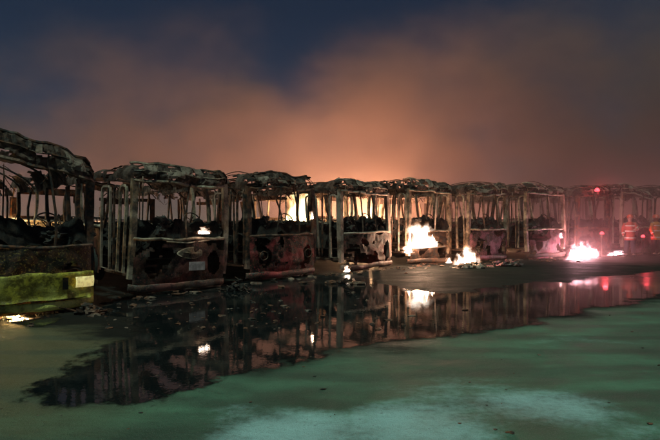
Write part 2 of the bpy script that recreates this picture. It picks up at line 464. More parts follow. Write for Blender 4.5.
    # rear wall with window opening
    def rw(u, v):
        x = -h + .03 + u * (W - .06); z = .25 + v * (zt - .15)
        return Vector((x, L - .03 + .04 * nz(x * 2, z * 2, S), z))
    MB().sheet(rw, 20, 18, .015, lambda u, v: (.12 < u < .88 and .55 < v < .88) or nz(u * 4, v * 4, S + 30) > .35).build('rear_wall', roofm, root)
    # handrails
    for k in range(3):
        x = (-.35, .35, -.3)[k]; y = (1.5, 3.2, 5.4)[k]
        MB().tube(bent((x, y, .8), sag(x, y, zt + .2), rnd, .08), .018, 5).build('handrail', M['rust'], root, True)
    # seats: bare tube frames with charred remains
    if seats:
        for r_ in range(6):
            y = 2.1 + r_ * 1.15
            for sx in (-1, 1):
                xa, xb = sx * .32, sx * 1.08; ty = rnd.uniform(-.08, .14); hh = 1.62 + rnd.uniform(-.12, .06)
                m = MB()
                m.tube([(xa, y, .85), (xa, y + .02, 1.25), (xa, y + ty + .08, hh - .06), (xa + sx * .06, y + ty + .1, hh), (xb - sx * .06, y + ty + .1, hh), (xb, y + ty + .08, hh - .06), (xb, y, 1.25), (xb, y, .85)], .016, 5)
                m.tube([(xa, y, 1.22), (xa, y - .42, 1.22), (xb, y - .42, 1.22), (xb, y, 1.22)], .016, 5)
                m.tube([(xa, y - .4, 1.22), (xa, y - .4, .85)], .014, 4); m.tube([(xb, y - .4, 1.22), (xb, y - .4, .85)], .014, 4)
                m.lump(((xa + xb) / 2, y - .2, 1.16), (.3, .2, .07), S + r_ * 2 + sx, 2, .5)
                m.build('seat', M['debris'], root)
    # charred heap along the cabin floor
    def heap(u, v):
        x = -h + .1 + u * (W - .2); y = 1.0 + v * (L - 1.3)
        return Vector((x, y, 1.18 + .75 * max(-.3, nz(x * 1.3, y * .8, S)) + .22 * nz(x * 5, y * 5, S) - .25 * (x / h) ** 2))
    MB().sheet(heap, 24, 70, .02).build('charred_heap', M['debris'], root)
    # wheels
    for y in wy:
        for sx in (-1, 1):
            w = empty('wheel', (sx * (h - .17), y, 0)); w.parent = root
            m = MB()
            prof = [(.30, -.13), (.42, -.15), (.485, -.10), (.49, .10), (.42, .15), (.30, .13)]
            nn = 22
            rings = []
            for q in range(nn):
                a = 2 * math.pi * q / nn
                sq = 1 - .10 * max(0, -math.sin(a))
                rings.append([m.bm.verts.new((p[1] + .01 * nz(q * 2.3, p[0] * 9, S), p[0] * math.cos(a) * sq, .47 + p[0] * math.sin(a) * (sq - .01) + .012 * nz(q * 3., S))) for p in prof])
            for q in range(nn):
                A, B = rings[q], rings[(q + 1) % nn]
                for j in range(len(prof)): m.bm.faces.new((A[j], A[(j + 1) % 6], B[(j + 1) % 6], B[j]))
            m.build('tyre', M['rubber'], w, True)
            m = MB()
            g = bmesh.ops.create_cone(m.bm, cap_ends=True, segments=20, radius1=.30, radius2=.22, depth=.16)
            bmesh.ops.transform(m.bm, matrix=Matrix.Translation((sx * .03, 0, .47)) @ Matrix.Rotation(sx * math.pi / 2, 4, 'Y'), verts=g['verts'])
            for q in range(8):
                a = q * math.pi / 4; m.box((sx * .12, .13 * math.cos(a), .47 + .13 * math.sin(a)), (.03, .025, .025))
            m.build('rim', M['rust'], w)
    return root

def side_by(i): pass
SPEC = [
 # name-suffix order = left to right
 dict(X=-6.42, Y=8.33, deg=44, H=3.22, seed=1, lower=M['yellow'], post=M['rust'], roofm=M['soot'], rise=.30, sagr=.22, lamp_lit=True,
      label='burnt bus at the left edge with yellow green apron and one pale headlamp lens', hdr=.50),
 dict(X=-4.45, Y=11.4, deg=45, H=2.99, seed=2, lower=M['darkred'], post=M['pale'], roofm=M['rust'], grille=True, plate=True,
      label='dark charred bus with oval nose badge plate and pinkish number plate, second from the left'),
 dict(X=-2.2, Y=13.9, deg=45, H=3.0, seed=3, sagr=-.05, lower=M['red'], post=M['rust'], roofm=M['soot'], holes=.66,
      label='burnt bus with faded red front panel, bright flames showing through its windows'),
 dict(X=.42, Y=16.2, deg=45, H=3.04, seed=4, sagr=.12, lower=M['darkred'], post=M['ash'], roofm=M['rust'], holes=.56,
      label='burnt bus with torn sooty red front, just left of the big white fire'),
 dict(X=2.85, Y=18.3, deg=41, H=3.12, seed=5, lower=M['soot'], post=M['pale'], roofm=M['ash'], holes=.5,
      label='glowing pale bus skeleton with the big white fire inside its nose'),
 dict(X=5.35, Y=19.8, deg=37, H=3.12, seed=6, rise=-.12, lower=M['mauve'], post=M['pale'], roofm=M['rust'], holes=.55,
      label='burnt bus whose pale rounded door frames stand right of the big fire'),
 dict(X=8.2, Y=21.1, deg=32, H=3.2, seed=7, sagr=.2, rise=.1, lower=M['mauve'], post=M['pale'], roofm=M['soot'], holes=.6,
      label='burnt bus with one pale corner pillar between the two white ground fires'),
 dict(X=11.0, Y=22.7, deg=30, H=3.2, seed=8, rise=-.2, sagr=-.1, lower=M['darkred'], post=M['rust'], roofm=M['soot'],
      label='burnt bus behind the long pinkish ground fire with a small red lamp above its roof'),
 dict(X=13.9, Y=24.2, deg=29, H=3.25, seed=9, sagr=.28, rise=.1, lower=M['mauve'], post=M['ash'], roofm=M['soot'],
      label='burnt bus directly behind the two firefighters'),
 dict(X=16.8, Y=25.7, deg=28, H=3.3, seed=10, lower=M['darkred'], post=M['rust'], roofm=M['soot'],
      label='burnt bus cut off by the right edge, last and farthest of the row'),
]
for i, s in enumerate(SPEC):
    make_bus('burnt_bus', far=i > 5, **s)

# ------------------------------------------------------------------ ground, puddle
def in_blob(x, y, blobs):
    v = 0
    for (bx, by, rx, ry, s) in blobs:
        d = ((x - bx) / rx) ** 2 + ((y - by) / ry) ** 2
        v = max(v, s * max(0, 1 - d) ) if d < 1 else v
    return v
def blob_px(px, py, wpx, ypx, s):     # blob whose centre and extents are measured on the ground
    x, y = gp(px, py); x2, _ = gp(px + wpx, py); _, ya = gp(px, py - ypx)
    return (x, y, abs(x2 - x), abs(ya - y), s)
WET_SHEEN = [blob_px(290, 432, 110, 32, 1.0), blob_px(420, 428, 110, 34, .95), blob_px(540, 408, 120, 26, .8), blob_px(470, 385, 130, 14, .45),
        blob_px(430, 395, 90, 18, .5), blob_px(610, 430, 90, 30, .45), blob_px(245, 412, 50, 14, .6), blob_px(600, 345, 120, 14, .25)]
FIRE_GLOW = [blob_px(40, 350, 200, 60, 1.0), blob_px(120, 330, 120, 30, 1.0), blob_px(20, 405, 150, 50, .7), blob_px(-80, 380, 200, 90, 1.)]
EDGEW = [gp(-60, 330), gp(20, 322), gp(95, 326), gp(135, 342), gp(260, 368), gp(330, 350), gp(430, 337), gp(530, 321), gp(600, 307), gp(700, 293), gp(900, 280)]
def wetness(x, y):                # black fire water and soot soaked into the yard in front of the buses
    if x <= EDGEW[0][0]: e = EDGEW[0][1]
    elif x >= EDGEW[-1][0]: e = EDGEW[-1][1]
    else:
        for (xa, ya), (xb, yb) in zip(EDGEW, EDGEW[1:]):
            if xa <= x <= xb: e = ya + (yb - ya) * (x - xa) / (xb - xa); break
    return min(1, max(0, (y - e + .7 * nz(x * .7, y * .7, 3)) / 1.3 + .75))
def make_ground():
    xs = [-140, -90, -50, -25] + [-16 + k * .16 for k in range(int(40 / .16))] + [26, 50, 90, 140]
    ysl = [-60, -10, 0] + [1.6 + k * .12 for k in range(int(12 / .12))] + [14 + k * .8 for k in range(24)] + [40, 70, 130, 210]
    bm = bmesh.new(); ls = bm.verts.layers.float.new('wet_sheen'); le = bm.verts.layers.float.new('fire_glow'); lw = bm.verts.layers.float.new('wet')
    g = []
    for y in ysl:
        row = []
        for x in xs:
            v = bm.verts.new((x, y, 0)); v[ls] = in_blob(x, y, WET_SHEEN); v[le] = in_blob(x, y, FIRE_GLOW); v[lw] = wetness(x, y); row.append(v)
        g.append(row)
    for j in range(len(ysl) - 1):
        for i in range(len(xs) - 1): bm.faces.new((g[j][i], g[j][i + 1], g[j + 1][i + 1], g[j + 1][i]))
    me = bpy.data.meshes.new('ground'); bm.to_mesh(me); bm.free(); me.materials.append(M['ground'])
    o = bpy.data.objects.new('ground', me); col.objects.link(o); tag(o, kind='structure')
make_ground()

def outline_sheet(name, pts, mat, z, amp=.10, step=.06, seed=0):
    P = []
    k = len(pts)
    for i in range(k):
        a, b = Vector(pts[i]), Vector(pts[(i + 1) % k]); L = (b - a).length; n = max(2, int(L / step))
        nrm = Vector((-(b - a).y, (b - a).x)).normalized()
        for j in range(n):
            t = j / n; p = a.lerp(b, t)
            d = .0
            for o_, (fr, am) in enumerate(((.9, 1.0), (2.3, .7), (6., .38), (14, .2))): d += am * nz(p.x * fr + seed, p.y * fr, seed + o_ * 7)
            sc_ = amp * min(1.5, p.y / 6)
            P.append(p + nrm * d * sc_)
    bm = bmesh.new(); vs = [bm.verts.new((p.x, p.y, z)) for p in P]
    es = [bm.edges.new((vs[i], vs[(i + 1) % len(vs)])) for i in range(len(vs))]
    bmesh.ops.triangle_fill(bm, use_beauty=True, use_dissolve=False, edges=es)
    for f in bm.faces:
        if f.normal.z < 0: f.normal_flip()
    me = bpy.data.meshes.new(name); bm.to_mesh(me); bm.free(); me.materials.append(mat)
    o = bpy.data.objects.new(name, me); col.objects.link(o); tag(o, kind='structure'); return o
edge = [(17, 397), (45, 409), (100, 407), (160, 401), (200, 389), (232, 377), (262, 372), (300, 360), (332, 353), (385, 348), (430, 341), (482, 334), (530, 326), (580, 314), (640, 300), (700, 290)]
back = [gp(*p) for p in edge] + [gp(*p) for p in [(700, 268), (650, 272), (610, 277), (570, 283), (540, 281), (500, 286), (470, 292), (430, 293), (400, 288), (380, 280)]] + [(.5, 16.4), (-2.1, 14.4), (-4.4, 11.9)] + [gp(*p) for p in [(98, 303),  (100, 316), (132, 322), (132, 337), (95, 347), (60, 366), (32, 384)]]
def puddle_grid(name, pts, step, z=.005, off=.25):
    k = len(pts); P = [Vector(p) for p in pts]
    x0, x1 = min(p.x for p in P) - .5, max(p.x for p in P) + .5; y0, y1 = min(p.y for p in P) - .5, max(p.y for p in P) + .5
    segs = [(P[i].x, P[i].y, P[(i + 1) % k].x, P[(i + 1) % k].y) for i in range(k)]
    def sd(x, y):
        best = 1e9; ins = False
        for ax, ay, bx, by in segs:
            dx, dy = bx - ax, by - ay; t = max(0, min(1, ((x - ax) * dx + (y - ay) * dy) / (dx * dx + dy * dy + 1e-9)))
            d = (x - ax - dx * t) ** 2 + (y - ay - dy * t) ** 2
            if d < best: best = d
            if (ay > y) != (by > y) and x < (bx - ax) * (y - ay) / (by - ay) + ax: ins = not ins
        return math.sqrt(best) * (1 if ins else -1)
    bm = bmesh.new(); la = bm.verts.layers.float.new('shore'); V = {}
    nx, ny = int((x1 - x0) / step) + 1, int((y1 - y0) / step) + 1
    for j in range(ny):
        for i in range(nx):
            x, y = x0 + i * step, y0 + j * step; d = sd(x, y)
            d += (.30 * nz(x * .9, y * .9) + .16 * nz(x * 2.4, y * 2.4, 4)) * min(1.4, y / 8)
            if d > -off: v = bm.verts.new((x, y, z)); v[la] = d; V[i, j] = v
    for (i, j), v in list(V.items()):
        q = [V.get((i + 1, j)), V.get((i + 1, j + 1)), V.get((i, j + 1))]
        if all(q): bm.faces.new((v, *q))
    for v in [v for v in bm.verts if not v.link_faces]: bm.verts.remove(v)
    me = bpy.data.meshes.new(name); bm.to_mesh(me); bm.free(); me.materials.append(M['water'])
    o = bpy.data.objects.new(name, me); col.objects.link(o); tag(o, kind='structure')
puddle_grid('puddle', back, .11)
puddle_grid('puddle', [gp(30 + 26 * math.cos(q * math.pi / 6), 322 - 8 * math.sin(q * math.pi / 6)) for q in range(12)], .06, off=.12)

# loose charred bits on the ground and floating in the water
def scatter():
    rnd = random.Random(77)
    specs = []
    for k in range(260):
        if k < 60: px, py = rnd.uniform(0, 660), rnd.uniform(300, 438)
        else: px, py = rnd.uniform(95, 420), rnd.uniform(292, 330)
        x, y = gp(px, py); r = rnd.choice((.004, .006, .007, .009, .012, .018)) * (1 + (y > 8) * 1.2); specs.append((x, y, r))
    for sp in SPEC:                      # more of it along the feet of the fronts
        th = R(sp['deg'])
        for k in range(26):
            t, b = rnd.uniform(-.9, 2.6), -abs(rnd.gauss(0, .55)) + .1
            specs.append((sp['X'] + math.cos(th) * t - math.sin(th) * b, sp['Y'] + math.sin(th) * t + math.cos(th) * b, rnd.uniform(.02, .085)))
    m = MB()
    for k, (x, y, r) in enumerate(specs): m.lump((x, y, r * .2), (r * rnd.uniform(.8, 2.2), r * rnd.uniform(.8, 1.6), r * .55), k, 1, .7)
    o = m.build('debris_bits', M['rust']); tag(o, 'small charred fragments strewn over the wet ground', 'debris', kind='stuff')
scatter()
def heap_thing(px, py, d, size, seed, label, mat, nt_=2):
    x, y = gp(px, py) if d is None else ((px - 330) / F * d, d)
    rnd = random.Random(seed); m = MB()
    for k in range(9):
        m.lump((rnd.uniform(-1, 1) * size[0] * .7, rnd.uniform(-.6, .6) * size[1], size[2] * rnd.uniform(.05, .3)), (size[0] * rnd.uniform(.12, .3), size[1] * rnd.uniform(.2, .4), size[2] * rnd.uniform(.2, .4)), seed + k, 2, .5)
    for k in range(26):
        ux, uy = rnd.gauss(0, .45), rnd.gauss(0, .45)
        rot = Matrix.Rotation(rnd.uniform(0, 6.3), 3, 'Z') @ Matrix.Rotation(rnd.uniform(-1.2, 1.2), 3, 'X') @ Matrix.Rotation(rnd.uniform(-.6, .6), 3, 'Y')
        m.box((ux * size[0], uy * size[1], size[2] * rnd.uniform(.1, .9) * max(.2, 1 - abs(ux))), (rnd.uniform(.04, .22), rnd.uniform(.03, .12), .008), rot)
    for k in range(nt_):
        a = Vector((rnd.uniform(-1, 1) * size[0], rnd.uniform(-1, 1) * size[1], .03))
        m.tube(bent(a, a + Vector((rnd.uniform(-.4, .4), rnd.uniform(-.2, .2), rnd.uniform(.0, size[2] * .4))), rnd, .1), .014, 4)
    o = m.build('debris_heap', mat); o.location = (x, y, 0); tag(o, label, 'debris heap', kind='stuff')
heap_thing(52, 312, None, (.34, .25, .22), 5, 'low black heap of debris under the yellow bumper, beside the small golden flame', M['debris'])
heap_thing(88, 314, None, (.28, .2, .25), 6, 'dark scrap heap at the foot of the pale door frames', M['rust'])
heap_thing(238, 291, None, (.35, .25, .3), 7, 'dark debris heap in the gap between the black bus and the red fronted bus', M['debris'])
heap_thing(345, 284, None, (.6, .3, .16), 8, 'flat scrap heap in the water before the torn sooty red bus', M['rust'])
heap_thing(470, 268, None, (.55, .3, .3), 9, 'scrap heap glowing beside the rounded door frames', M['ash'])
heap_thing(505, 266, None, (.6, .35, .35), 10, 'pinkish scrap heap before the bus between the two fires', M['mauve'])

# ------------------------------------------------------------------ flames: glowing gas in small volumes
def flame_mat(name, core, edge_, strength, seed):
    m, nt, out = newmat(name)
    tc = N(nt, 'ShaderNodeTexCoord').outputs['Object']
    mp = N(nt, 'ShaderNodeMapping'); mp.inputs['Scale'].default_value = (1.6, 1.6, .8); mp.inputs['Location'].default_value = (seed, seed * 2, 0)
    nt.links.new(tc, mp.inputs['Vector'])
    n = N(nt, 'ShaderNodeTexNoise'); n.inputs['Scale'].default_value = 1.6; n.inputs['Detail'].default_value = 4
    nt.links.new(mp.outputs[0], n.inputs['Vector'])
    v = N(nt, 'ShaderNodeVectorMath', operation='MULTIPLY_ADD')
    nt.links.new(n.outputs['Color'], v.inputs[0]); v.inputs[1].default_value = (1.9, 1.9, .9)
    v2 = N(nt, 'ShaderNodeVectorMath', operation='ADD'); nt.links.new(tc, v2.inputs[0]); v2.inputs[1].default_value = (-.95, -.95, -.45)
    nt.links.new(v2.outputs[0], v.inputs[2])
    sx = N(nt, 'ShaderNodeSeparateXYZ'); nt.links.new(v.outputs[0], sx.inputs[0])
    # narrower towards the top
    wid = math_(nt, 'SUBTRACT', .85, math_(nt, 'MULTIPLY', math_(nt, 'ADD', sx.outputs[2], 1.0), .34))
    wid = math_(nt, 'MAXIMUM', wid, .06)
    rr = math_(nt, 'SQRT', math_(nt, 'ADD', math_(nt, 'MULTIPLY', sx.outputs[0], sx.outputs[0]), math_(nt, 'MULTIPLY', sx.outputs[1], sx.outputs[1])))
    q = math_(nt, 'DIVIDE', rr, wid)
    den = mapr(nt, q, 1.0, .15)
    # fade at the ends
    so = N(nt, 'ShaderNodeSeparateXYZ'); nt.links.new(tc, so.inputs[0])
    den = math_(nt, 'MULTIPLY', den, mapr(nt, so.outputs[2], .98, .3))
    c = mixc(nt, mapr(nt, den, .1, .8), edge_, core)
    e = N(nt, 'ShaderNodeEmission'); nt.links.new(c, e.inputs['Color'])
    nt.links.new(math_(nt, 'MULTIPLY', math_(nt, 'POWER', den, 1.6), strength), e.inputs['Strength'])
    nt.links.new(e.outputs[0], out.inputs['Volume'])
    m.cycles.volume_step_rate = 1.0
    return m
def core_mat(c, e):
    m, nt, out = newmat('white_hot_fire')
    em = N(nt, 'ShaderNodeEmission'); em.inputs['Color'].default_value = (*c, 1); em.inputs['Strength'].default_value = e
    nt.links.new(em.outputs[0], out.inputs['Surface'])
    return m
def core(par, size, seed, k, tongues=5):
    """ragged tongues of fire; returns the area in square metres"""
    rnd = random.Random(seed * 13 + 1); bm = bmesh.new()
    n = max(4, min(34, int(2.6 * size[0] / max(.10, size[2] * .3)) + 4))
    for q in range(n):
        cx_ = rnd.uniform(-.62, .62) * size[0]; cy_ = rnd.uniform(-.5, .5) * size[1]
        hh = size[2] * (1.0 - .5 * abs(cx_ / size[0])) * rnd.choice((.3, .45, .6, .8, 1.1)) * rnd.uniform(.8, 1.1); rr = min(size[0] * .22, max(.03, hh * rnd.uniform(.14, .30)))
        rings = []
        for z, w_ in ((0, .5), (.12, .9), (.28, 1), (.5, .72), (.72, .4), (.9, .16), (1.0, .02)):
            ox = .25 * rr * math.sin(z * 6 + q * 2.1) + .3 * rr * nz(z * 3, q, seed)
            rings.append([bm.verts.new((cx_ + ox + rr * w_ * math.cos(t) * (1 + .35 * nz(t, z * 3, seed + q)), cy_ + rr * w_ * math.sin(t) * .8, -size[2] * .9 + hh * z * 1.3)) for t in [j * math.pi / 4 for j in range(8)]])
        for A_, B_ in zip(rings, rings[1:]):
            for j in range(8): bm.faces.new((A_[j], A_[(j + 1) % 8], B_[(j + 1) % 8], B_[j]))
    bmesh.ops.recalc_face_normals(bm, faces=bm.faces)
    area = sum(f.calc_area() for f in bm.faces)
    for v in bm.verts: v.co = Vector((v.co.x / size[0], v.co.y / size[1], v.co.z / size[2]))
    me = bpy.data.meshes.new('flame_core'); bm.to_mesh(me); bm.free()
    c = bpy.data.objects.new('flame_core', me); col.objects.link(c); c.parent = par
    return area
YEL = ((1, .72, .32), (1, .32, .06))
WHT = ((1, .86, .72), (1, .42, .18))
PNK = ((1, .80, .88), (1, .30, .35))
def flame(loc, size, label, cols, strength, power, lcol, seed, lz=None, lr=.35, back=0.0):
    g = MB(); bmesh.ops.create_cube(g.bm, size=2.0)
    o = g.build('flame', flame_mat('burning_gas', cols[0], cols[1], 2.2 * strength / max(size[0], .2), seed))
    o.location = (loc[0], loc[1], loc[2] + size[2]); o.scale = size; o.rotation_euler = (0, 0, R(40))
    tag(o, label, 'flame', 'flames burning among the wrecks')
    if power:
        k = .78; A = core(o, size, seed, k) * k * k
        o.children[0].scale = (k, k, k); o.children[0].location = (0, 0, -.2)
        o.children[0].data.materials.append(core_mat(lcol, power / (math.pi * A)))
    return o
def ap_(x, y, d):
    p = at(x, y, d); return (p.x, p.y, p.z)
OR = (1, .54, .30); PK = (1, .45, .42)
flame(ap_(422, 248, 18.4), (1.45, .5, .52), 'broad white hot flame in the nose of the pale bus skeleton', WHT, 8, 720, (1, .58, .36), 3, back=1.0, lz=.5)
flame(ap_(408, 253, 17.6), (.35, .25, .16), 'small white flame low at the left foot of the broad flame', WHT, 7, 15, (1, .55, .28), 5)
flame(ap_(467, 264, 18.9), (1.0, .3, .40), 'white flame at the foot of the pale rounded door frames', WHT, 6, 150, (1, .55, .3), 8, back=.5)
flame(ap_(449, 263, 18.6), (.2, .16, .12), 'small square glow just left of the flame by the door frames', WHT, 6, 0, OR, 9)
flame(ap_(583, 258.5, 21.7), (1.9, .5, .44), 'large pinkish white fire at the foot of a bus front at the right', PNK, 9, 680, (1, .46, .52), 11, lr=.6)
flame(ap_(616, 255, 22.4), (1.5, .3, .12), 'low pink white tail of flame trailing right of the large ground fire', PNK, 6, 30, (1, .4, .4), 12)
flame(ap_(560, 238, 22.0), (.20, .2, .14), 'small white flame on a bus pillar, just above and left of the large ground fire', PNK, 9, 20, PK, 13)
flame(ap_(204, 234, 12.3), (.26, .12, .10), 'small white flame on the dashboard of the black bus', WHT, 5, 2.5, (1, .7, .5), 14)
flame(ap_(347, 272, 15.8), (.14, .14, .12), 'tiny white flame at the foot of the pale pillar of the torn red bus', WHT, 7, 3, (1, .8, .6), 15)
flame(ap_(312, 219, 14.9), (.07, .07, .13), 'thin white flame in the window of the red fronted bus', WHT, 14, 4, OR, 16)
flame((-5.75, 9.35, .02), (.42, .3, .20), 'small golden flame under the yellow bumper at the left', YEL, 5, 60, (1, .60, .18), 17, lz=.25)
flame(ap_(300, 236, 25.0), (1.7, 1.0, 1.35), 'tall yellow fire behind the windows of the red fronted bus', ((1, .78, .38), (1, .50, .16)), 9, 900, (1, .56, .24), 18, lz=2.2, lr=.6)

flame(ap_(372, 238, 26.5), (1.5, .8, 1.1), 'yellow fire behind the windows of the torn sooty red bus', ((1, .76, .36), (1, .48, .16)), 7, 700, (1, .56, .24), 21)
flame(ap_(10, 232, 17.5), (.9, .5, .34), 'dim orange fire added low behind the bus with the yellow apron to warm its windows', YEL, 4, 160, (1, .50, .14), 22)  # extra flame added to warm the window glow of the left bus
# light of the fires deeper in the yard: wide low beds of fire behind the buses
for k, (x, y, sx_, p, c, lb) in enumerate((
    (-19.0, 28, 3.0, 3000, (1, .54, .30), 'low bed of fire in the smoke behind the bus with the yellow apron'),
    (-7.5, 31, 2.5, 2000, (1, .55, .34), 'low bed of fire in the smoke behind the black bus'),
    (2.5, 31, 3.0, 34000, (1, .54, .27), 'low bed of fire in the smoke behind the pale bus skeleton'),
    (12.5, 36, 3.5, 6500, (1, .50, .36), 'low bed of fire in the smoke behind the bus with rounded door frames'),
    (24.0, 40, 3.5, 2600, (1, .44, .38), 'low bed of fire in the smoke behind the buses at the right'))):
    flame((x, y, .0), (sx_, 1.6, .42), lb, YEL, 4, p, c, 30 + k)

# ------------------------------------------------------------------ smoke
def smoke():
    x0, x1, y0, y1, z0, z1 = -48, 62, 18.5, 50, -1.0, 27
    m, nt, out = newmat('drifting_smoke')
    geo = N(nt, 'ShaderNodeTexCoord').outputs['Object']
    sx = N(nt, 'ShaderNodeSeparateXYZ'); nt.links.new(geo, sx.inputs[0])
    cr = N(nt, 'ShaderNodeFloatCurve')
    xn = mapr(nt, sx.outputs[0], x0, x1, 0, 1, False)
    pts = [(-48, 9), (-26, 9.4), (-19, 9.8), (-13, 11.6), (-8, 12.0), (-4.5, 11.0), (-2, 9.8), (1, 10.8), (5, 12.6), (12, 14), (25, 15.5), (62, 17)]
    cv = cr.mapping.curves[0]
    P = [((x - x0) / (x1 - x0), h / 27.0) for x, h in pts]
    cv.points[0].location = P[0]; cv.points[1].location = P[-1]
    for p in P[1:-1]: cv.points.new(*p)
    cr.mapping.update()
    nt.links.new(xn, cr.inputs['Value'])
    top = math_(nt, 'MULTIPLY', cr.outputs[0], 27.0)
    mp = N(nt, 'ShaderNodeMapping'); mp.inputs['Scale'].default_value = (.75, .9, 1.35); nt.links.new(geo, mp.inputs['Vector'])
    n1 = noise_(nt, mp.outputs[0], .15, 3, .55)
    n2 = noise_(nt, mp.outputs[0], .42, 3, .55)
    top = math_(nt, 'ADD', top, math_(nt, 'MULTIPLY', math_(nt, 'SUBTRACT', n1, .5), 9.0))
    d = mapr(nt, math_(nt, 'SUBTRACT', top, sx.outputs[2]), -2.5, 5.0)
    d = math_(nt, 'MULTIPLY', d, mapr(nt, n1, .3, .7, .15, 1.9))
    d = math_(nt, 'MULTIPLY', d, mapr(nt, n2, .32, .68, .35, 1.65))
    def plume(cx, cy, rx, ry, h, k):       # thick column rising over a fire
        lean = math_(nt, 'MULTIPLY', sx.outputs[2], .16)
        a = math_(nt, 'DIVIDE', math_(nt, 'SUBTRACT', math_(nt, 'ADD', sx.outputs[0], lean), cx), rx); b = math_(nt, 'DIVIDE', math_(nt, 'SUBTRACT', sx.outputs[1], cy), ry)
        q = math_(nt, 'SQRT', math_(nt, 'ADD', math_(nt, 'MULTIPLY', a, a), math_(nt, 'MULTIPLY', b, b)))
        q = math_(nt, 'ADD', q, math_(nt, 'MULTIPLY', math_(nt, 'SUBTRACT', n2, .5), 2.2))
        return math_(nt, 'MULTIPLY', math_(nt, 'MULTIPLY', mapr(nt, q, 1.0, .2), mapr(nt, sx.outputs[2], h + 2, h - 4)), k)
    pl = math_(nt, 'ADD', plume(4.6, 37.5, 5.0, 4.5, 13, 2.0), plume(-2.5, 36, 4.0, 3.5, 10, 1.2))
    d = math_(nt, 'ADD', d, pl)
    # thin where it has lifted off the ground at the left; a thin veil among the wrecks at the right
    low = math_(nt, 'MAXIMUM', mapr(nt, sx.outputs[2], 1.0, 8.0, .10, 1), mapr(nt, sx.outputs[0], -6.0, -1.0))
    d = math_(nt, 'MULTIPLY', d, low)
    back_ = mapr(nt, sx.outputs[1], 25.5, 28.5)
    veil = math_(nt, 'MULTIPLY', mapr(nt, sx.outputs[0], 1.5, 8.0), mapr(nt, sx.outputs[2], 7.0, 2.0, 0, .38))
    d = math_(nt, 'MULTIPLY', d, math_(nt, 'MAXIMUM', back_, veil))
    d = math_(nt, 'MULTIPLY', d, .115)
    pv = N(nt, 'ShaderNodeVolumePrincipled')
    pv.inputs['Color'].default_value = (.47, .335, .33, 1); pv.inputs['Anisotropy'].default_value = .4
    nt.links.new(d, pv.inputs['Density'])
    nt.links.new(pv.outputs[0], out.inputs['Volume'])
    m.cycles.volume_step_rate = 2.0
    g = MB(); g.box(((x0 + x1) / 2, (y0 + y1) / 2, (z0 + z1) / 2), (x1 - x0, y1 - y0, z1 - z0))
    o = g.build('smoke', m); tag(o, 'thick brown smoke lit orange by the fires behind the row of buses', 'smoke', kind='stuff')
smoke()

